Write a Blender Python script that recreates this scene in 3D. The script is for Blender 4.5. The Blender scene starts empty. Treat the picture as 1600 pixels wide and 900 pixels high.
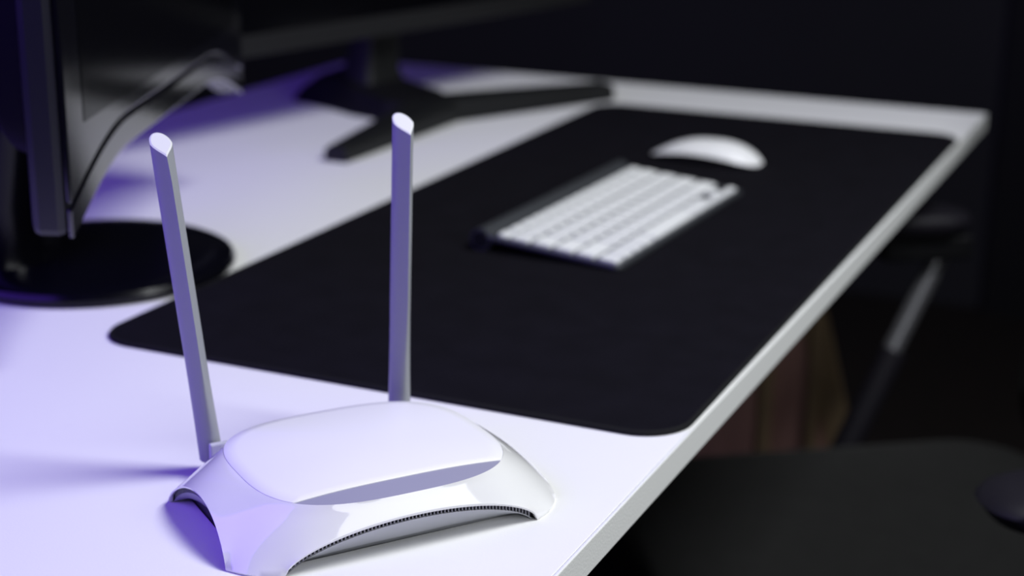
import bpy, bmesh, math, random
from mathutils import Vector, Matrix
random.seed(7)
sc = bpy.context.scene
C = sc.collection
PI = math.pi

# ------------------------------------------------------------------ camera
F_PX = 2569.21
def cam_axes(yaw, pitch, roll):
    cy, sy = math.cos(yaw), math.sin(yaw); cp, sp = math.cos(pitch), math.sin(pitch)
    f = Vector((-sy*cp, cy*cp, -sp)); r = Vector((cy, sy, 0)); u = r.cross(f)
    cr, sr = math.cos(roll), math.sin(roll)
    return r*cr + u*sr, -sr*r + cr*u, f
cr_, cu_, cf_ = cam_axes(.4228, .2998, .0096)
cd = bpy.data.cameras.new('camera'); cam = bpy.data.objects.new('camera', cd); C.objects.link(cam)
M = Matrix.Identity(4)
for i in range(3):
    M[i][0] = cr_[i]; M[i][1] = cu_[i]; M[i][2] = -cf_[i]
M.translation = Vector((.6819, -.8287, .3597))
cam.matrix_world = M
cd.sensor_width = 36; cd.lens = F_PX/1600*36
cd.dof.use_dof = True; cd.dof.focus_distance = .80; cd.dof.aperture_fstop = 5.0
cd.clip_start = .01
sc.camera = cam

# ------------------------------------------------------------------ world, lights, exposure
sc.view_settings.view_transform = 'Standard'; sc.view_settings.look = 'None'
sc.view_settings.exposure = 0; sc.view_settings.gamma = 1; sc.view_settings.use_curve_mapping = False
w = bpy.data.worlds.new('world'); sc.world = w; w.use_nodes = True
w.node_tree.nodes['Background'].inputs[0].default_value = (.5, .55, .8, 1)
w.node_tree.nodes['Background'].inputs[1].default_value = .01
def area(name, loc, target, sx, sy, power, col, spread=180):
    l = bpy.data.lights.new(name, 'AREA'); l.shape = 'RECTANGLE'; l.size = sx; l.size_y = sy
    l.energy = power; l.color = col; l.spread = math.radians(spread)
    o = bpy.data.objects.new(name, l); C.objects.link(o); o.location = loc
    o.rotation_euler = (Vector(target)-Vector(loc)).to_track_quat('-Z', 'Y').to_euler()
    return o
area('softbox_light', (1.0, .22, 1.32), (.2, .15, 0), .5, .6, 26, (.955, .98, 1))
area('front_softbox_light', (1.22, -.52, .56), (.3, -.18, .02), 1.15, .4, 4.2, (.955, .98, 1))
area('violet_panel_light', (-.55, -.62, .62), (.1, .2, 0), 1.1, .8, 11.5, (.185, .07, 1))

# ------------------------------------------------------------------ helpers
def mat(name, col, rough=.5, metal=0, spec=.5, coat=0, coat_rough=.03, noise=0, nscale=60, bump=0, bscale=400, sheen=0, col2=None):
    m = bpy.data.materials.new(name); m.use_nodes = True
    nt = m.node_tree; b = nt.nodes['Principled BSDF']
    b.inputs['Base Color'].default_value = (*col, 1); b.inputs['Roughness'].default_value = rough
    b.inputs['Metallic'].default_value = metal; b.inputs['Specular IOR Level'].default_value = spec
    b.inputs['Coat Weight'].default_value = coat; b.inputs['Coat Roughness'].default_value = coat_rough
    b.inputs['Sheen Weight'].default_value = sheen
    tc = nt.nodes.new('ShaderNodeTexCoord')
    if noise or col2:
        n = nt.nodes.new('ShaderNodeTexNoise'); n.inputs['Scale'].default_value = nscale; n.inputs['Detail'].default_value = 6
        nt.links.new(tc.outputs['Object'], n.inputs['Vector'])
        r = nt.nodes.new('ShaderNodeValToRGB')
        c2 = col2 if col2 else tuple(c*(1-noise) for c in col)
        r.color_ramp.elements[0].position = .3; r.color_ramp.elements[1].position = .7
        r.color_ramp.elements[0].color = (*c2, 1); r.color_ramp.elements[1].color = (*col, 1)
        nt.links.new(n.outputs['Fac'], r.inputs['Fac']); nt.links.new(r.outputs['Color'], b.inputs['Base Color'])
    if bump:
        n2 = nt.nodes.new('ShaderNodeTexNoise'); n2.inputs['Scale'].default_value = bscale; n2.inputs['Detail'].default_value = 3
        nt.links.new(tc.outputs['Object'], n2.inputs['Vector'])
        bp = nt.nodes.new('ShaderNodeBump'); bp.inputs['Strength'].default_value = bump; bp.inputs['Distance'].default_value = .0005
        nt.links.new(n2.outputs['Fac'], bp.inputs['Height']); nt.links.new(bp.outputs['Normal'], b.inputs['Normal'])
    return m
def wood(name, c1, c2, rough=.6, scale=(3, 3, .35)):
    m = bpy.data.materials.new(name); m.use_nodes = True
    nt = m.node_tree; b = nt.nodes['Principled BSDF']; b.inputs['Roughness'].default_value = rough
    tc = nt.nodes.new('ShaderNodeTexCoord'); mp = nt.nodes.new('ShaderNodeMapping'); mp.inputs['Scale'].default_value = scale
    n = nt.nodes.new('ShaderNodeTexNoise'); n.inputs['Scale'].default_value = 14; n.inputs['Detail'].default_value = 8; n.inputs['Distortion'].default_value = .8
    r = nt.nodes.new('ShaderNodeValToRGB')
    r.color_ramp.elements[0].color = (*c1, 1); r.color_ramp.elements[1].color = (*c2, 1)
    r.color_ramp.elements[0].position = .3; r.color_ramp.elements[1].position = .7
    v = nt.nodes.new('ShaderNodeTexVoronoi'); v.inputs['Scale'].default_value = 7
    kr = nt.nodes.new('ShaderNodeValToRGB'); kr.color_ramp.elements[0].position = .05; kr.color_ramp.elements[1].position = .12
    kr.color_ramp.elements[0].color = (.25, .18, .14, 1); kr.color_ramp.elements[1].color = (1, 1, 1, 1)
    mx = nt.nodes.new('ShaderNodeMix'); mx.data_type = 'RGBA'; mx.blend_type = 'MULTIPLY'; mx.inputs[0].default_value = 1
    nt.links.new(tc.outputs['Object'], mp.inputs['Vector']); nt.links.new(mp.outputs['Vector'], n.inputs['Vector'])
    nt.links.new(tc.outputs['Object'], v.inputs['Vector']); nt.links.new(v.outputs['Distance'], kr.inputs['Fac'])
    nt.links.new(n.outputs['Fac'], r.inputs['Fac']); nt.links.new(r.outputs['Color'], mx.inputs[6]); nt.links.new(kr.outputs['Color'], mx.inputs[7])
    nt.links.new(mx.outputs[2], b.inputs['Base Color'])
    return m

MT = dict(
    laminate=mat('white_laminate', (.80, .80, .80), .45, spec=.35, bump=.15, bscale=900),
    edge=mat('white_edge_band', (.74, .75, .74), .5, spec=.3, bump=.3, bscale=700),
    mat=mat('black_cloth', (.0054, .0049, .0078), .95, spec=.08, noise=.25, nscale=35, bump=.4, bscale=2500),
    stitch=mat('black_stitching', (.009, .009, .010), .85, spec=.12, bump=.6, bscale=1500),
    shell=mat('glossy_white_plastic', (.80, .80, .81), .09, spec=.5, coat=1, coat_rough=.015),
    plate=mat('satin_white_plastic', (.82, .82, .84), .33, spec=.45, bump=.03, bscale=3000),
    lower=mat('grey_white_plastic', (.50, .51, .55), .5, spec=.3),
    strip=mat('grey_translucent_plastic', (.30, .30, .38), .35, spec=.4, bump=.05, bscale=2500),
    vent=mat('dark_vent', (.006, .006, .01), .7, spec=.2),
    rib=mat('grey_vent_rib', (.26, .26, .3), .6),
    antenna=mat('shaded_antenna_plastic', (.28, .29, .32), .45, spec=.35, bump=.04, bscale=2500),  # antenna sides: shade put into the colour, darker than the caps
    tip=mat('lit_antenna_plastic', (.66, .66, .69), .4, spec=.4),  # same antenna plastic in its lit tone, for caps and hinges
    piano=mat('glossy_black_plastic', (.003, .003, .005), .12, spec=.8, coat=1, coat_rough=.10),
    basep=mat('black_base_plastic', (.002, .002, .004), .2, spec=.25),
    screen=mat('dark_screen_glass', (.002, .002, .003), .12, spec=.5),
    dull=mat('dull_black_plastic', (.0012, .0012, .0018), .6, spec=.08),
    matte=mat('matte_black_plastic', (.003, .003, .004), .6, spec=.2),
    side=mat('dark_satin_plastic', (.012, .012, .017), .28, spec=.5),
    stand=mat('dark_grey_plastic', (.006, .0065, .007), .55, spec=.3),
    bez=mat('charcoal_bezel', (.011, .011, .012), .45, spec=.4),
    alu=mat('brushed_aluminium', (.16, .17, .19), .42, metal=.85, bump=.1, bscale=900),
    key=mat('white_key_plastic', (.78, .79, .80), .5, spec=.3),
    mouse=mat('glossy_white_mouse', (.84, .84, .86), .38, spec=.4),
    mbase=mat('dark_mouse_base', (.02, .02, .022), .45),
    fabric=mat('black_upholstery', (.009, .009, .009), .9, spec=.15, noise=.2, nscale=40, bump=.5, bscale=1200, sheen=.05),
    vinyl=mat('black_vinyl', (.009, .008, .012), .5, spec=.25),
    steel=mat('dark_grey_steel', (.17, .17, .185), .35, metal=.6),
    rubber=mat('black_rubber', (.01, .01, .01), .7),
    wall=mat('dark_wall_paint', (.024, .024, .027), .9, spec=.15, noise=.1, nscale=3, bump=.2, bscale=80),
    darkdoor=mat('black_door_paint', (.006, .006, .007), .7, spec=.2, noise=.1, nscale=4),
    ceil=mat('dark_ceiling_paint', (.03, .03, .03), .9, spec=.1, noise=.1, nscale=3),
    floor=wood('dark_floor_wood', (.007, .005, .005), (.013, .0085, .0075), .6),
    oak=wood('brown_pine', (.33, .18, .155), (.46, .26, .22), .6),
    pale=wood('pale_pine', (.26, .18, .10), (.36, .26, .15), .55),
)

def tag(o, label=None, cat=None, group=None, kind=None):
    if label: o['label'] = label
    if cat: o['category'] = cat
    if group: o['group'] = group
    if kind: o['kind'] = kind
    return o
def empty(name, loc, rz=0):
    o = bpy.data.objects.new(name, None); C.objects.link(o); o.location = loc; o.rotation_euler = (0, 0, rz); return o
def obj(name, bm, m, parent=None, smooth=False, bevel=0, seg=2, angle=40):
    bmesh.ops.recalc_face_normals(bm, faces=bm.faces[:])
    me = bpy.data.meshes.new(name); bm.to_mesh(me); bm.free()
    o = bpy.data.objects.new(name, me); C.objects.link(o); me.materials.append(m)
    if parent: o.parent = parent
    if smooth:
        for p in me.polygons: p.use_smooth = True
        try: me.set_sharp_from_angle(angle=math.radians(angle))
        except Exception: pass
    if bevel:
        b = o.modifiers.new('bevel', 'BEVEL'); b.width = bevel; b.segments = seg; b.limit_method = 'ANGLE'; b.angle_limit = math.radians(35)
        b.harden_normals = False
    return o
def box(bm, x0, x1, y0, y1, z0, z1, f=None):
    vs = []
    for x in (x0, x1):
        for y in (y0, y1):
            for z in (z0, z1):
                p = Vector((x, y, z)); vs.append(bm.verts.new(f(p) if f else p))
    for q in ((0, 1, 3, 2), (4, 6, 7, 5), (0, 4, 5, 1), (2, 3, 7, 6), (0, 2, 6, 4), (1, 5, 7, 3)):
        bm.faces.new([vs[i] for i in q])
    return vs
def prism(bm, pts, z0, z1, f=None):
    g = f or (lambda p: p)
    a = [bm.verts.new(g(Vector((x, y, z0)))) for x, y in pts]; b = [bm.verts.new(g(Vector((x, y, z1)))) for x, y in pts]
    n = len(pts)
    bm.faces.new(a[::-1]); bm.faces.new(b)
    for i in range(n): bm.faces.new((a[i], a[(i+1) % n], b[(i+1) % n], b[i]))
def loft(bm, rings, cap0=True, cap1=True, closed=True):
    R = [[bm.verts.new(p) for p in r] for r in rings]
    n = len(R[0])
    for a, b in zip(R, R[1:]):
        for i in range(n if closed else n-1):
            bm.faces.new((a[i], a[(i+1) % n], b[(i+1) % n], b[i]))
    if cap0: bm.faces.new(R[0][::-1])
    if cap1: bm.faces.new(R[-1])
    return R
def tube(bm, pts, r, n=16, ry=None):
    rings = []
    for i, p in enumerate(pts):
        p = Vector(p); a = Vector(pts[max(i-1, 0)]); b = Vector(pts[min(i+1, len(pts)-1)])
        t = (b-a).normalized(); up = Vector((0, 0, 1)) if abs(t.z) < .9 else Vector((1, 0, 0))
        u = t.cross(up).normalized(); v = u.cross(t)
        rr = r[i] if isinstance(r, (list, tuple)) else r; r2 = ry if ry else rr
        rings.append([p + u*math.cos(k*2*PI/n)*rr + v*math.sin(k*2*PI/n)*r2 for k in range(n)])
    loft(bm, rings)
def rrect(x0, x1, y0, y1, r, n=8):
    pts = []
    for cx, cy, a0 in ((x1-r, y0+r, -PI/2), (x1-r, y1-r, 0), (x0+r, y1-r, PI/2), (x0+r, y0+r, PI)):
        for k in range(n+1):
            a = a0 + k*PI/2/n; pts.append((cx+r*math.cos(a), cy+r*math.sin(a)))
    return pts

# ------------------------------------------------------------------ setting
FZ = -.73
def slab(name, x0, x1, y0, y1, z0, z1, m):
    bm = bmesh.new(); box(bm, x0, x1, y0, y1, z0, z1); o = obj(name, bm, m); tag(o, kind='structure'); return o
slab('floor', -2.3, 2.7, -2.3, 2.8, FZ-.05, FZ, MT['floor'])
slab('ceiling', -2.3, 2.7, -2.3, 2.8, 1.75, 1.8, MT['ceil'])
slab('wall_back', -2.3, 2.7, 2.7, 2.8, FZ, 1.75, MT['wall'])
slab('wall_left', -2.3, -2.2, -2.2, 2.7, FZ, 1.75, MT['wall'])
slab('wall_right', 2.6, 2.7, -2.2, 2.7, FZ, 1.75, MT['wall'])
slab('wall_front', -2.3, 2.7, -2.3, -2.2, FZ, 1.75, MT['wall'])
door = slab('door_1', .22, 1.12, 2.665, 2.7, FZ, 1.3, MT['darkdoor'])

# ------------------------------------------------------------------ desk
DX0, DX1, DY0, DY1, DT = -.417, .414, -.47, 1.085, .0185
desk = tag(empty('desk', (0, 0, FZ)), 'long white laminate desk with square grey-white edge, under the monitors and the mat', 'desk')
def up(p): return p - Vector((0, 0, FZ))
bm = bmesh.new(); box(bm, DX0, DX1-.0022, DY0, DY1-.0022, -DT, 0, up); obj('desktop', bm, MT['laminate'], desk, bevel=.0004)
bm = bmesh.new(); box(bm, DX1-.0020, DX1, DY0, DY1, -DT, -.00005, up); obj('edge_band', bm, MT['edge'], desk, bevel=.0006)
bm = bmesh.new(); box(bm, DX0, DX1-.0024, DY1-.0020, DY1, -DT, -.00005, up); obj('edge_band', bm, MT['edge'], desk, bevel=.0006)

def trestle(y, label):
    t = tag(empty('wooden_trestle', (0, y, FZ)), label, 'trestle')
    H = -DT - FZ
    bm = bmesh.new(); box(bm, -.25, .25, -.03, .03, H-.04, H); obj('top_rail', bm, MT['pale'], t, bevel=.002)
    for s in (-1, 1):
        bm = bmesh.new()
        a, b = s*.200, s*.384
        prism(bm, [(a-.012, H-.04), (a+.012, H-.04), (b+.012, 0), (b-.012, 0)], -.02, .02, lambda p: Vector((p.x, p.z, p.y)))
        obj('leg', bm, MT['pale'], t, bevel=.002)
    bm = bmesh.new(); box(bm, -.31, .31, -.012, .012, .14, .185); obj('lower_rail', bm, MT['pale'], t, bevel=.002)
    xs = [-.19, -.095, 0, .105, .195]
    for a, b in zip(xs, xs[1:]):
        bm = bmesh.new(); box(bm, a+.003, b-.003, -.020, -.002, .15, H-.045); obj('plank', bm, MT['oak'], t, bevel=.002)
    bm = bmesh.new(); prism(bm, [(.195, H-.045), (.207, .15), (.335, .15), (.198, H-.045)], -.0185, -.002, lambda p: Vector((p.x, p.z, p.y)))
    obj('plank', bm, MT['oak'], t, bevel=.002)
    for x in (.205, .262):
        bm = bmesh.new(); box(bm, x-.007, x+.007, -.029, -.0205, .19, H-.10 if x > .22 else H-.045); obj('batten', bm, MT['pale'], t, bevel=.001)
trestle(1.0, 'brown planked wooden trestle with a slanting pale leg under the far end of the desk')

# ------------------------------------------------------------------ desk mat
mt = tag(empty('desk_mat', (0, 0, 0)), 'large black cloth desk mat with rounded corners and stitched rim on the white desk', 'desk mat')
MW, ML = .4117, .9366
pts = rrect(.001, MW-.001, .001, ML-.001, .031, 10)
bm = bmesh.new(); prism(bm, pts, .0002, .0028); obj('cloth', bm, MT['mat'], mt)
# stitched rim: rounded overlock edge with small stitches
def ringpts(off, n=10):
    return rrect(off, MW-off, off, ML-off, .031-off+.0005, n)
bm = bmesh.new()
o_, i_ = ringpts(0), ringpts(.0032)
m_ = ringpts(.0012)
loft(bm, [[Vector((x, y, .0002)) for x, y in ringpts(.0002)], [Vector((x, y, .0016)) for x, y in o_], [Vector((x, y, .0031)) for x, y in m_],
          [Vector((x, y, .0033)) for x, y in ringpts(.0022)], [Vector((x, y, .0027)) for x, y in i_]], False, False)
obj('stitched_rim', bm, MT['stitch'], mt, smooth=True, angle=60)
# stitches (joined, too small to pick apart)
bm = bmesh.new()
P2 = ringpts(.0022, 12); 
for k in range(len(P2)):
    a = Vector((*P2[k], 0)); b = Vector((*P2[(k+1) % len(P2)], 0)); L = (b-a).length
    n = max(1, int(L/.0035)); t = (b-a)/L if L > 0 else Vector((1, 0, 0)); s = Vector((-t.y, t.x, 0))
    for q in range(n):
        c = a + t*(L*(q+.5)/n)
        vs = [bm.verts.new(c + s*sx*.0011 + t*(sx*.0004+tx*.0005) + Vector((0, 0, .0035 if abs(sx) < .5 else .0031))) for sx, tx in ((-1, -1), (0, -1), (1, -1), (1, 1), (0, 1), (-1, 1))]
        bm.faces.new((vs[0], vs[1], vs[4], vs[5])); bm.faces.new((vs[1], vs[2], vs[3], vs[4]))
st = obj('stitches', bm, MT['stitch'], mt); st['kind'] = 'stuff'

# ------------------------------------------------------------------ router
PH = math.radians(53.2)
rt = tag(empty('wireless_router', (.2884, -.1420, 0), PH),
         'glossy white wireless router with two upright antennas at the near corner of the desk', 'router')
mm = .001
def sgnpow(v, e): return math.copysign(abs(v)**e, v)
NT = 192
CY = -2.0
def plate_pt(t):
    n = 3.0; c, s = math.cos(t), math.sin(t)
    b = 60.5 if s < 0 else 59.5
    return 68*sgnpow(c, 2/n), CY + b*sgnpow(s, 2/n)
def plate_z(x, y):
    b = 60.5 if y < CY else 59.5
    rho = min(1.0, (abs(x)/68)**3 + (abs(y-CY)/b)**3)**(1/3)
    return 33.6 - 4.4*rho**2.2
# lower outline (lip): sampled by arc parameter and matched by angle
def lip_outline():
    P = []   # (x, y, z)
    def arch(u, h, e): return h*max(0.0, 1-u*u)**e
    N = 60
    for i in range(N+1):                     # front, left to right
        u = -1+2*i/N; x = 68.5*u
        P.append((x, -65.0 - 2.6*(1-u*u), arch(u, 18.6, .60)))
    for i in range(1, 12):                   # foot front right (bowed)
        k = i/12; a = (68.5, -65.0); b = (90.5, -45.0)
        x = a[0]+(b[0]-a[0])*k; y = a[1]+(b[1]-a[1])*k; bow = 2.6*math.sin(PI*k)
        P.append((x+.67*bow, y-.74*bow, 0))
    for i in range(N+1):                     # right side
        u = -1+2*i/N; y = -1+44*u
        P.append((90.5-4.2*(1-u*u), y, arch(u, 13.5, .7)))
    for i in range(1, 12):
        k = i/12; a = (90.5, 43.0); b = (68.5, 62.0)
        x = a[0]+(b[0]-a[0])*k; y = a[1]+(b[1]-a[1])*k; bow = 2.6*math.sin(PI*k)
        P.append((x+.67*bow, y+.74*bow, 0))
    for i in range(N+1):
        u = 1-2*i/N; x = 68.5*u
        P.append((x, 62.0, arch(u, 7.0, .5)))
    for i in range(1, 12):
        k = i/12; a = (-68.5, 62.0); b = (-90.5, 43.0)
        x = a[0]+(b[0]-a[0])*k; y = a[1]+(b[1]-a[1])*k; bow = 2.6*math.sin(PI*k)
        P.append((x-.67*bow, y+.74*bow, 0))
    for i in range(N+1):
        u = 1-2*i/N; y = -1+44*u
        P.append((-90.5+3.0*(1-u*u), y, arch(u, 19.5, .72)))
    for i in range(1, 12):
        k = i/12; a = (-90.5, -45.0); b = (-68.5, -65.0)
        x = a[0]+(b[0]-a[0])*k; y = a[1]+(b[1]-a[1])*k; bow = 2.6*math.sin(PI*k)
        P.append((x-.67*bow, y-.74*bow, 0))
    return P
LIP = lip_outline(); NL = len(LIP)
def plate_match(i):
    # plate point whose normal direction best matches the lip point: blend of angular and nearest
    x, y, z = LIP[i]
    t = math.atan2((y-CY)/62, x/84)
    c, s = math.cos(t), math.sin(t)
    # invert the superellipse along this scaled ray
    b = 60.5 if s < 0 else 59.5
    k = (abs(c*84/68)**3 + abs(s*62/b)**3)**(-1/3)
    return k*c*84, CY + k*s*62
def smooth_list(v, n):
    for _ in range(n): v = [(v[i-1]+2*v[i]+v[(i+1) % len(v)])/4 for i in range(len(v))]
    return v
PM = [plate_match(i) for i in range(NL)]
def inset(d, dz=0):
    # inward offset of lip outline
    out = []
    for i in range(NL):
        x, y, z = LIP[i]; x0, y0, _ = LIP[i-1]; x1, y1, _ = LIP[(i+1) % NL]
        tx, ty = x1-x0, y1-y0; l = math.hypot(tx, ty) or 1
        out.append((x - ty/l*d, y + tx/l*d, z+dz))
    return out
NR = 14
PM = list(zip(smooth_list([p[0] for p in PM], 30), smooth_list([p[1] for p in PM], 30)))
def on_edge(x, y):        # push a smoothed point back onto the plate outline
    yy = y-CY; b = 60.5 if yy < 0 else 59.5
    k = ((abs(x)/68)**3+(abs(yy)/b)**3)**(-1/3); return x*k, CY+yy*k
PM = [on_edge(*p) for p in PM]
CTRL = []
for i in range(NL):       # shoulder control points: nearly level beside the plate, then down to the lip
    px, py = PM[i]; pz = plate_z(px, py) - .15; lx, ly, lz = LIP[i]
    fr = min(1, max(0, (-ly-50)/12)) * min(1, max(0, (70-abs(lx))/25)); bk = min(1, max(0, (ly-40)/15))
    drop = .28 + .13*fr + .25*bk + .34*min(1, max(0, (lx-20)/50))*min(1, max(0, (ly+15)/40)); k = .52 - .02*fr
    CTRL.append((px+(lx-px)*k, py+(ly-py)*k, pz-(pz-lz-1.3)*drop))
CTRL = list(zip(*[smooth_list([c[n] for c in CTRL], 45) for n in range(3)]))
LS = list(zip(*[smooth_list([p[n] for p in LIP], 110) for n in range(3)]))
CTR2 = [(.42*c[0]+.58*l[0]*1.012, .42*c[1]+.58*l[1]*1.012, .42*c[2]+.58*(l[2]+1.3)) for c, l in zip(CTRL, LS)]
CTRL = [((2*c[0]+p[0])/3, (2*c[1]+p[1])/3, (2*c[2]+plate_z(*p)-.15)/3) for c, p in zip(CTRL, PM)]
rings = []
for j in range(NR+1):
    t = j/NR; ring = []
    for i in range(NL):
        px, py = PM[i]; pz = plate_z(px, py) - .15
        ccx, ccy, ccz = CTRL[i]; mx_, my_, mz_ = CTR2[i]
        lx, ly, lz = LIP[i]
        lz2 = lz + 1.3
        cx, cy_, cz = ccx, ccy, ccz
        a, b, m2, c = (1-t)**3, 3*t*(1-t)**2, 3*t*t*(1-t), t**3
        ring.append(Vector((a*px+b*cx+m2*mx_+c*lx, a*py+b*cy_+m2*my_+c*ly, a*pz+b*cz+m2*mz_+c*lz2))*mm)
    n_ = int(60*(1-t)*min(1, t*4))
    if n_: ring = [Vector(v) for v in zip(*[smooth_list([p[q] for p in ring], n_) for q in range(3)])]
    rings.append(ring)
ins0 = inset(.25); ins = inset(1.5); ins2 = inset(2.4)
rings.append([Vector((p[0], p[1], p[2]+.35))*mm for p in ins0])
rings.append([Vector((p[0], p[1], p[2]+.1))*mm for p in ins])
rings.append([Vector((p[0], p[1], p[2]+.9))*mm for p in ins2])
top_in = [Vector((PM[i][0]*.97, CY+(PM[i][1]-CY)*.97, plate_z(*PM[i])-1.2))*mm for i in range(NL)]
groove = [Vector((PM[i][0]*.999, CY+(PM[i][1]-CY)*.999, plate_z(*PM[i])-.7))*mm for i in range(NL)]
bm = bmesh.new(); loft(bm, [top_in, groove]+rings, True, False)
obj('upper_shell', bm, MT['shell'], rt, smooth=True, angle=50)
# top cover plate and the grey crescent: grid clipped at the slit line
SY = -47.6
def plate_piece(inside, name, m, dz, label=None, edge=.35):
    # boundary polygon sampled, then concentric rings about a centroid
    B = []
    N = 240
    for i in range(N):
        t = 2*PI*i/N; x, y = plate_pt(t); x *= .9965; y = CY+(y-CY)*.9965
        if inside(y): B.append((x, y))
    return B
def ring_piece(B, cxy, name, m, dz, rim=.8, nr=10, label=None):
    bm = bmesh.new(); cx, cy = cxy
    rs = []
    rs.append([Vector((x, y, plate_z(x, y)+dz-rim))*mm for x, y in B])
    rs.append([Vector((x, y, plate_z(x, y)+dz-.12))*mm for x, y in B])
    for j in range(nr, 0, -1):
        k = j/nr if j < nr else .998
        rs.append([Vector((cx+(x-cx)*k, cy+(y-cy)*k, plate_z(cx+(x-cx)*k, cy+(y-cy)*k)+dz))*mm for x, y in B])
    R = loft(bm, rs, False, False)
    cv = bm.verts.new(Vector((cx, cy, plate_z(cx, cy)+dz))*mm)
    n = len(R[-1])
    for i in range(n): bm.faces.new((R[-1][i], R[-1][(i+1) % n], cv))
    o = obj(name, bm, m, rt, smooth=True, angle=50)
    if label: o['label'] = label
    return o
full = [plate_pt(2*PI*i/720) for i in range(720)]
full = [(x*.9965, CY+(y-CY)*.9965) for x, y in full]
upper = [p for p in full if p[1] > SY]       # runs around from right end over the back to the left end
# rotate so the list is contiguous
k0 = next(i for i in range(720) if full[i][1] > SY and full[i-1][1] <= SY)
seq = [full[(k0+i) % 720] for i in range(720)]
up_arc = [p for p in seq if p[1] > SY]; lo_arc = [p for p in seq if p[1] <= SY]
xl, xr = up_arc[-1][0], up_arc[0][0]
line = [(xl + (xr-xl)*i/60, SY+.05) for i in range(1, 60)]
ring_piece(up_arc[::4] + line, (0, 2), 'top_cover', MT['plate'], .0)
line2 = [(xr + (xl-xr)*i/60, SY-.25) for i in range(1, 60)]
# crescent, built as strips between line and arc
bm = bmesh.new()
NC = 80; top_, bot_ = [], []
for i in range(NC+1):
    x = xl+.6 + (xr-xl-1.2)*i/NC
    yb = CY - 60.5*.9965*max(0.0, 1-(abs(x)/(68*.9965))**3)**(1/3)
    top_.append((x, SY-.2)); bot_.append((x, min(yb, SY-.25)))
rs = []
for j in range(7):
    k = j/6
    rs.append([Vector((a[0], a[1]+(b[1]-a[1])*k, plate_z(a[0], a[1]+(b[1]-a[1])*k)-.35))*mm for a, b in zip(top_, bot_)])
rs.append([v - Vector((0, 0, .8*mm)) for v in rs[-1]])
loft(bm, rs, False, False, closed=False)
obj('indicator_strip', bm, MT['strip'], rt, smooth=True)['label'] = 'grey crescent shaped indicator strip'
# lower base
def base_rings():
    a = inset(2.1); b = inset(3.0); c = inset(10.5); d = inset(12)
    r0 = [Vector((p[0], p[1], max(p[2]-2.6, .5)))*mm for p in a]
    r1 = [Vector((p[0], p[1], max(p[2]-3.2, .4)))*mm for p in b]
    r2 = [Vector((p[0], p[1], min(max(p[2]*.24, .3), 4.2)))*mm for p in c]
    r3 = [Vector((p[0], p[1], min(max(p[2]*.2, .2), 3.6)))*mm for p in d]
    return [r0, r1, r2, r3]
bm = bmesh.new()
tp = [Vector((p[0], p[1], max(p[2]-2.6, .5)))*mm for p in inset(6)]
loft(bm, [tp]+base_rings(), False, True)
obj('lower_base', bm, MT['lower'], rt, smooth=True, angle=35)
bm = bmesh.new()
a = inset(3.4)
loft(bm, [[Vector((p[0], p[1], max(p[2]-3.2, .3)))*mm for p in a], [Vector((p[0], p[1], p[2]+1.2))*mm for p in a]], False, False)
obj('vent_recess', bm, MT['vent'], rt, smooth=True)
bm = bmesh.new()
def ribs(x_or_y, rng, sgn):
    pass
acc = 0
LI = inset(2.3)
for i in range(NL):
    p = LI[i]; q = LI[(i+1) % NL]
    if p[2] < 3.5 or q[2] < 3.5: continue
    d = math.dist(p[:2], q[:2])
    s = acc
    while s < d:
        k = s/d; c = Vector([p[n]+(q[n]-p[n])*k for n in range(3)])
        tx, ty = (q[0]-p[0])/d, (q[1]-p[1])/d
        def f(v, c=c, tx=tx, ty=ty): return Vector((c.x+v.x*tx-v.y*ty, c.y+v.x*ty+v.y*tx, c.z+v.z))*mm
        box(bm, -.30, .30, .1, 1.4, -2.8, .8, f)
        s += 1.95
    acc = s-d
rb = obj('vent_ribs', bm, MT['rib'], rt); rb['kind'] = 'stuff'
# four rubber feet under the corners
for sx in (-1, 1):
    for sy in (-1, 1):
        bm = bmesh.new(); tube(bm, [Vector((sx*70, -1+sy*46, 0))*mm, Vector((sx*70, -1+sy*46, 1.5))*mm], .004)
        obj('rubber_foot', bm, MT['rubber'], rt)
# antennas: parts of the router on hinges
def antenna(x, lean, top):
    # cross sections along the length; teardrop whose edge faces the front
    y0, z0 = 70.0, 8.0
    L = top - z0
    rings = []
    N = 28
    def section(k, front_only=False):
        wd = 5.7 + 1.2*max(0, 1-k/.35)**1.5       # half width
        dp = 7.0 + .4*max(0, 1-k/.35)+1.2*min(1, k/.4)
        ptx = -.3*min(1, max(0, k/.35))         # ridge shifts sideways up the mast
        sharp = min(1, max(0, k/.42))
        out = []
        for i in range(N):
            a = 2*PI*i/N + PI/2
            cx, cy = math.cos(a), math.sin(a)
            ex, ey = cx*wd*.93, cy*dp
            # teardrop: narrow towards the front (negative y)
            f = max(0, -cy)
            tx = cx*wd*(1-.9*f**1.4) + ptx*f; ty = cy*dp - f*1.2
            # back is round
            out.append(((1-sharp)*ex+sharp*tx, (1-sharp)*ey+sharp*ty))
        return out
    ks = [0, .04, .1, .18, .26, .34, .42, .5, .6, .7, .8, .9, 1.0]
    body = bmesh.new()
    for k in ks:
        ring = []
        for sx, sy in section(k):
            z = z0 + L*k
            if k == 1.0: z += (sy+.6)*.52        # slanted cut, higher at the back
            ring.append(Vector((x + lean*L*k + sx, y0 + sy, z))*mm)
        rings.append(ring)
    rings[0] = [v.copy() for v in rings[0]]
    loft(body, rings, True, False)
    return body, rings[-1]
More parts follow.
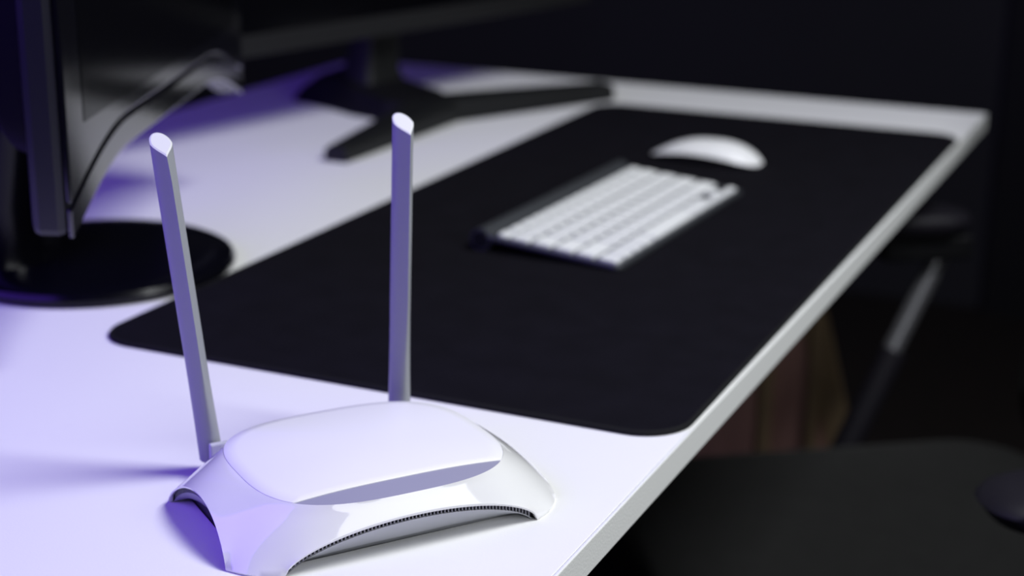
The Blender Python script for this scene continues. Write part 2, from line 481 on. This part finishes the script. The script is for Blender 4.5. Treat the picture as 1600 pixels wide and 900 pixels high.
for x, lean, top in ((-57.5, -.105, 182.5), (54.0, .028, 181.0)):
    body, cap = antenna(x, lean, top)
    an = obj('antenna', body, MT['antenna'], rt, smooth=True, angle=38)
    bm = bmesh.new()
    cc = sum(cap, Vector())/len(cap)
    inner = [cc+(v-cc)*.86+Vector((0, 0, .0005)) for v in cap]
    loft(bm, [cap, inner], False, True)
    obj('antenna_cap', bm, MT['tip'], an, smooth=True, angle=20)['label'] = 'slanted tip cap in the lit tone'
    # hinge
    bm = bmesh.new(); tube(bm, [Vector((x+3.5, 57, 13))*mm, Vector((x+3.5, 66, 13))*mm], .0042, 20); obj('antenna_hinge', bm, MT['tip'], rt, smooth=True)
bm = bmesh.new(); box(bm, -.062, .062, .0575, .0612, .004, .021); obj('rear_panel', bm, MT['lower'], rt, bevel=.001)

# ------------------------------------------------------------------ keyboard
kb = tag(empty('keyboard', (.2655, .2975, .0030), 1.5265), 'slim aluminium keyboard with white keys on the black desk mat', 'keyboard')
TA = math.asin(.0108/.130)
def tilt(p): # plate coordinates -> local
    return Vector((p.x, p.y*math.cos(TA) - p.z*math.sin(TA), .0036 + p.y*math.sin(TA) + p.z*math.cos(TA)))
bm = bmesh.new(); prism(bm, rrect(0, .281, 0, .128, .006, 5), -.0034, 0, tilt); obj('aluminium_plate', bm, MT['alu'], kb, bevel=.0006)
bm = bmesh.new(); tube(bm, [(0.0005, .121, .0092), (.2805, .121, .0092)], .0090, 32); obj('battery_tube', bm, MT['alu'], kb, smooth=True, angle=40)
for xx, s in ((.0005, -1), (.2805, 1)):
    bm = bmesh.new(); tube(bm, [(xx, .121, .0092), (xx+s*.0008, .121, .0092)], .0072, 28); obj('tube_cap', bm, MT['side'], kb, smooth=True, angle=40)
for xx in (.02, .261):
    bm = bmesh.new(); tube(bm, [(xx, .008, .0), (xx, .008, .0014)], .004, 16); obj('rubber_foot', bm, MT['rubber'], kb)
U = .01895; X0 = .0035; KM = {}
def key(x, y, wx, wy):
    sig = (round(wx, 5), round(wy, 5))
    if sig not in KM:
        bm = bmesh.new(); rings = []
        for inset_, z in ((0, 0), (0, .0017), (.0005, .0021)):
            rings.append([Vector((a, b, z)) for a, b in rrect(-wx/2+inset_, wx/2-inset_, -wy/2+inset_, wy/2-inset_, .0016, 3)])
        loft(bm, rings, False, True)
        bmesh.ops.recalc_face_normals(bm, faces=bm.faces[:])
        me = bpy.data.meshes.new('key'); bm.to_mesh(me); bm.free(); me.materials.append(MT['key']); KM[sig] = me
    o = bpy.data.objects.new('key', KM[sig]); C.objects.link(o); o.parent = kb
    o.location = tilt(Vector((x, y, -.0001))); o.rotation_euler = (TA, 0, 0)
G = .0037
rows = [(.0040, [1, 1, 1, 1.25, 5, 1.25, 1]), (.0040+U, [2.25]+[1]*10+[2.25]), (.0040+2*U, [1.75]+[1]*11+[1.75]),
        (.0040+3*U, [1.5]+[1]*12+[1]), (.0040+4*U, [1]*13+[1.5])]
for y, ws in rows:
    x = X0
    for u in ws:
        key(x+u*U/2, y+U/2, u*U-G, U-G); x += u*U
xa = X0+11.5*U
for i, (dy, ) in enumerate(((0,), (0,), (0,))):
    key(xa+(i+.5)*U, .0040+U*.27, U-G, U/2-G/2-.0006)
key(xa+1.5*U, .0040+U*.76, U-G, U/2-G/2-.0006)
x = X0; wf = 14.5*U/14
for i in range(14): key(x+wf*(i+.5), .0040+5*U+.0052, wf-G, .0098-.0012)

# ------------------------------------------------------------------ mouse
ms = tag(empty('computer_mouse', (.2030, .7010, .0030), math.radians(-5)), 'low curved glossy white mouse on the black mat beyond the keyboard', 'mouse')
HL, HW = .0567, .0285
def mouse_shell():
    rings = []
    N = 64
    for j in range(13):
        rho = 1-j/12*.97
        ring = []
        for i in range(N):
            a = 2*PI*i/N; n = 2.7
            x = HL*sgnpow(math.cos(a), 2/n); y = HW*sgnpow(math.sin(a), 2/n)*(1-.06*(x/HL)**2)
            rim = .0010+.0085*max(0, 1-(x/HL)**2)
            X, Y = x*rho, y*rho
            top = .0022+.0172*max(0, 1-(abs(X-.004)/(HL+.004))**2.2)**.8+.0030*max(0, X/HL)
            h = (1-rho**2.6)**.62
            rr = .0010+.0085*max(0, 1-(X/HL)**2)
            ring.append(Vector((X, Y, (1-h)*rr + h*top)))
        rings.append(ring)
    return rings
R_ = mouse_shell()
under = [Vector((v.x*.975, v.y*.95, v.z-.0006)) for v in R_[0]]
bm = bmesh.new(); loft(bm, [under]+R_, False, True); obj('mouse_shell', bm, MT['mouse'], ms, smooth=True, angle=60)
bm = bmesh.new()
loft(bm, [[Vector((v.x*.86, v.y*.78, .0002)) for v in R_[0]], [Vector((v.x*.93, v.y*.88, .0014)) for v in R_[0]], [Vector((v.x*.968, v.y*.94, max(v.z-.0003, .0016))) for v in R_[0]]], True, True)
obj('mouse_base', bm, MT['mbase'], ms, smooth=True, angle=50)

# ------------------------------------------------------------------ monitor with round base (left)
A0 = Vector((.044, -.060, 0)); ang = math.radians(21.27)
dA = Vector((-math.sin(ang), math.cos(ang), 0)); nA = Vector((dA.y, -dA.x, 0))
WA, HA = .49, .335
def zlow(s):
    e = min(s, WA-s); return .0895 + .0325*math.sin(PI/2*min(e/.135, 1))
ma = tag(empty('computer_monitor', (-.105, .141, 0)), 'glossy black monitor on a round base at the left, its reflective screen seen edge-on', 'monitor')
ORG = Vector((-.105, .141, 0))
def A_(s, z, o):   # along panel, height, outward offset from the screen plane -> local of empty
    return A0 + dA*s + nA*o + Vector((0, 0, z)) - ORG
S_ = [WA*i/80 for i in range(81)]
def panel(lo, hi, o0, o1, name, m, s0=0, s1=WA, bev=.001, par=ma):
    ss = [s for s in S_ if s0 < s < s1]; ss = [s0]+ss+[s1]
    loop = [(s, lo(s)) for s in ss] + [(s, hi(s)) for s in ss[::-1]]
    bm = bmesh.new()
    a = [bm.verts.new(A_(s, z, o0)) for s, z in loop]; b = [bm.verts.new(A_(s, z, o1)) for s, z in loop]
    n = len(loop); h = len(ss)
    for r in (a, b):
        for i in range(h-1): bm.faces.new((r[i], r[i+1], r[n-2-i], r[n-1-i]))
    for i in range(n): bm.faces.new((a[i], a[(i+1) % n], b[(i+1) % n], b[i]))
    return obj(name, bm, m, par, bevel=bev)
ztop = .09+HA
panel(lambda s: zlow(s), lambda s: ztop, -.027, -.0035, 'casing', MT['side'], bev=.008)
panel(lambda s: zlow(s)+.0005, lambda s: zlow(s)+.0185, -.0036, 0, 'chin', MT['piano'], .001, WA-.001)
gl = panel(lambda s: zlow(s)+.0225, lambda s: ztop-.002, -.0036, 0, 'bezel', MT['piano'], .001, WA-.001)
panel(lambda s: zlow(WA/2)+.034, lambda s: ztop-.028, -.0006, .0004, 'screen', MT['screen'], .034, WA-.034, bev=0)
# rounded rear cover: lofted bulge behind the casing
bm = bmesh.new(); rings = []
for o, k in ((-.026, .96), (-.045, .93), (-.064, .84), (-.078, .68), (-.084, .45)):
    cs, cz = WA/2, .09+HA*.52
    rings.append([A_(cs+(x)*WA*k, cz+(y)*(HA*.86)*k, o) for x, y in rrect(-.5, .5, -.5, .5, .12, 6)])
loft(bm, rings, True, True); obj('rear_cover', bm, MT['dull'], ma, smooth=True, angle=35)
# neck rising from the base
bm = bmesh.new(); rings = []
for z, o, hw, ht in ((.010, -.122, .050, .032), (.020, -.122, .046, .029), (.06, -.120, .044, .028), (.11, -.112, .044, .028), (.16, -.098, .046, .030), (.22, -.082, .048, .026)):
    rings.append([A_(WA/2 - .012 + hw*math.cos(a), z, o+ht*math.sin(a)) for a in [2*PI*i/28 for i in range(28)]])
loft(bm, rings); obj('neck', bm, MT['basep'], ma, smooth=True, angle=50)
bm = bmesh.new(); rings = []
for r, z in ((.104, .0006), (.1065, .003), (.1068, .006), (.1045, .0098), (.100, .0120), (.085, .0128), (.05, .0135)):
    rings.append([Vector((r*math.cos(a), r*math.sin(a), z)) for a in [2*PI*i/96 for i in range(96)]])
loft(bm, rings); obj('round_base', bm, MT['basep'], ma, smooth=True, angle=25)

# ------------------------------------------------------------------ monitor with three-armed stand (far)
angB = math.radians(13.64)
dB = Vector((-math.sin(-angB), math.cos(angB), 0)); nB = Vector((dB.y, -dB.x, 0))
TB = Vector((-.070, .760, 0))          # middle between the two front feet
mb = tag(empty('computer_monitor', TB), 'wide matt black monitor on an angular three-armed stand at the far back of the desk', 'monitor')
def B_(l, bk, z): return dB*l - nB*bk + Vector((0, 0, z))      # lateral, backward, height
def bboxB(name, l0, l1, b0, b1, z0, z1, m, bev=.001):
    bm = bmesh.new(); box(bm, l0, l1, b0, b1, z0, z1, lambda p: B_(p.x, p.y, p.z)); return obj(name, bm, m, mb, bevel=bev)
ZB = .0930; BB = .105
bboxB('casing', -.345, .345, BB+.004, BB+.030, ZB, ZB+.40, MT['matte'], .003)
bboxB('bottom_bezel', -.345, .345, BB, BB+.004, ZB, ZB+.0215, MT['bez'])
bboxB('side_bezel', -.345, -.333, BB, BB+.004, ZB+.022, ZB+.388, MT['bez'])
bboxB('side_bezel', .333, .345, BB, BB+.004, ZB+.022, ZB+.388, MT['bez'])
bboxB('top_bezel', -.345, .345, BB, BB+.004, ZB+.3885, ZB+.40, MT['bez'])
bboxB('screen', -.332, .332, BB+.0015, BB+.004, ZB+.022, ZB+.388, MT['screen'], 0)
bboxB('rear_cover', -.2, .2, BB+.030, BB+.062, ZB+.05, ZB+.33, MT['matte'], .012)
# stand arms: tapered bars from the hub
def arm(name, p0, p1, w0, w1, h0, h1, lift=0, m=MT['stand']):
    bm = bmesh.new(); a, b = Vector((*p0, 0)), Vector((*p1, 0)); t = (b-a).normalized(); s = Vector((-t.y, t.x, 0))
    rings = []
    for k in (0, .35, .7, 1):
        c = a+(b-a)*k; ww = w0+(w1-w0)*k; hh = h0+(h1-h0)*k
        ring = []
        for u, z in ((-1, .0), (1, .0), (1, hh*.7), (.72, hh), (-.72, hh), (-1, hh*.7)):
            q = c+s*u*ww; ring.append(B_(q.x, q.y, z+.0004))
        rings.append(ring)
    loft(bm, rings); return obj(name, bm, m, mb, bevel=.0012)
arm('stand_arm', (.004, .066), (-.231, -.002), .031, .0125, .024, .015)
arm('stand_arm', (-.004, .066), (.222, -.008), .031, .0175, .024, .019)
# rear arm rises as a fin into the neck
bm = bmesh.new(); rings = []
for bk, hw, z in ((.262, .030, .004), (.245, .034, .022), (.225, .036, .034), (.19, .040, .046), (.15, .050, .036), (.10, .052, .028), (.05, .030, .022)):
    rings.append([B_(-hw, bk, .0004), B_(hw, bk, .0004), B_(hw*.85, bk, z*.8), B_(hw*.5, bk, z), B_(-hw*.5, bk, z), B_(-hw*.85, bk, z*.8)])
loft(bm, rings); obj('stand_arm', bm, MT['matte'], mb, bevel=.0015)
bm = bmesh.new(); rings = []
for z, bk, hl, hb in ((.020, .160, .036, .028), (.045, .162, .028, .022), (.08, .156, .024, .018), (.12, .150, .024, .016), (.22, .148, .030, .014)):
    rings.append([B_(hl*x*2, bk+hb*y*2, z) for x, y in rrect(-.5, .5, -.5, .5, .18, 4)])
loft(bm, rings); obj('neck', bm, MT['stand'], mb, smooth=True, angle=40)

# ------------------------------------------------------------------ office chair
CB = Vector((.82, .572, 0)).normalized(); CS = Vector((-CB.y, CB.x, 0))
CH0 = CB*.665 + CS*.17
ch = tag(empty('office_chair', (CH0.x, CH0.y, FZ)), 'black upholstered office chair with armrests beside the front edge of the desk', 'chair')
def K_(b, s, z):        # absolute chair coordinates -> local
    p = CB*b + CS*s - CH0; return Vector((p.x, p.y, z-FZ))
def cushion(rects, name, m, axis='z', par=ch, ang_=60):
    bm = bmesh.new(); rings = []
    for (b0, b1, s0, s1, z, r) in rects:
        rings.append([K_(x, y, z) for x, y in rrect(b0, b1, s0, s1, r, 8)])
    loft(bm, rings); return obj(name, bm, m, par, smooth=True, angle=ang_)
cushion([(.47, .87, -.04, .38, -.365, .06), (.446, .885, -.066, .406, -.35, .07), (.442, .889, -.07, .41, -.31, .07), (.450, .885, -.062, .402, -.290, .07),
         (.475, .87, -.035, .375, -.281, .06), (.55, .80, .05, .29, -.279, .05)], 'seat', MT['fabric'])
# backrest: upright padded panel across the rear of the seat
bm = bmesh.new(); rings = []
for bo, s0, s1, z0, z1, r in ((.905, .0, .36, -.25, .22, .05), (.893, -.055, .395, -.285, .27, .07), (.905, -.07, .412, -.30, .285, .08), (.94, -.07, .412, -.30, .285, .08), (.958, -.04, .385, -.27, .26, .06)):
    rings.append([K_(bo+.06*max(0, (z+.3)/.6)**2, s, z) for s, z in rrect(s0, s1, z0, z1, r, 8)])
loft(bm, rings); obj('backrest', bm, MT['fabric'], ch, smooth=True, angle=50)
def armrest(s, zt, b0, b1, post):
    bm = bmesh.new(); rings = []
    for k in range(13):
        a = PI*k/12; 
    N = 24
    hb = (b1-b0)/2; mid = (b0+b1)/2
    for z, kx in ((-.025, .80), (-.020, .94), (-.009, 1.0), (-.004, .97), (0, .86)):
        rings.append([K_(x, y, zt+z) for x, y in rrect(mid-hb*kx-.0*1, mid+hb*kx, s-.036*kx, s+.036*kx, .033*kx, 8)])
    loft(bm, rings); obj('armrest', bm, MT['vinyl'], ch, smooth=True, angle=60)
    bm = bmesh.new(); box(bm, post[0][0]-.085, post[0][0]+.012, s-.026, s+.026, zt-.050, zt-.024, lambda p: K_(p.x, p.y, p.z)); obj('armrest_bracket', bm, MT['matte'], ch, bevel=.004)
    bm = bmesh.new(); tube(bm, [K_(b, q, z) for b, q, z in post], .0105, 18); obj('armrest_post', bm, MT['steel'], ch, smooth=True)
armrest(.487, -.064, .60, .865, [(.850, .487, -.088), (.735, .466, -.32), (.72, .44, -.36), (.70, .37, -.37)])
armrest(-.150, -.085, .575, .88, [(.800, -.147, -.135), (.715, -.122, -.32), (.70, -.10, -.36), (.70, -.03, -.37)])
for q in (.487, -.150):
    sg = 1 if q > 0 else -1
    bm = bmesh.new(); tube(bm, [K_(.790-.012*(q < 0)*3, q-sg*.010, -.215), K_(.737-.02*(q < 0), q-sg*.020, -.325)], .0150, 18); obj('post_sleeve', bm, MT['vinyl'], ch, smooth=True, angle=40)
bm = bmesh.new(); tube(bm, [K_(.70, -.05, -.372), K_(.70, .39, -.372)], .012, 12); obj('seat_crossbar', bm, MT['steel'], ch, smooth=True)
bm = bmesh.new(); tube(bm, [K_(.665, .17, -.36), K_(.665, .17, FZ+.10)], .025, 20); obj('gas_column', bm, MT['steel'], ch, smooth=True)
for k in range(5):
    a = k*2*PI/5+.3
    e = K_(.665+.27*math.cos(a), .17+.27*math.sin(a), FZ+.075)
    bm = bmesh.new(); tube(bm, [K_(.665, .17, FZ+.11), e], [.026, .016], 12); obj('base_leg', bm, MT['matte'], ch, smooth=True)
    bm = bmesh.new(); t = Vector((-math.sin(a), math.cos(a), 0))*.018
    c = Vector((e.x, e.y, .028)); tube(bm, [c-t, c+t], .028, 20); obj('caster', bm, MT['rubber'], ch, smooth=True, angle=40)
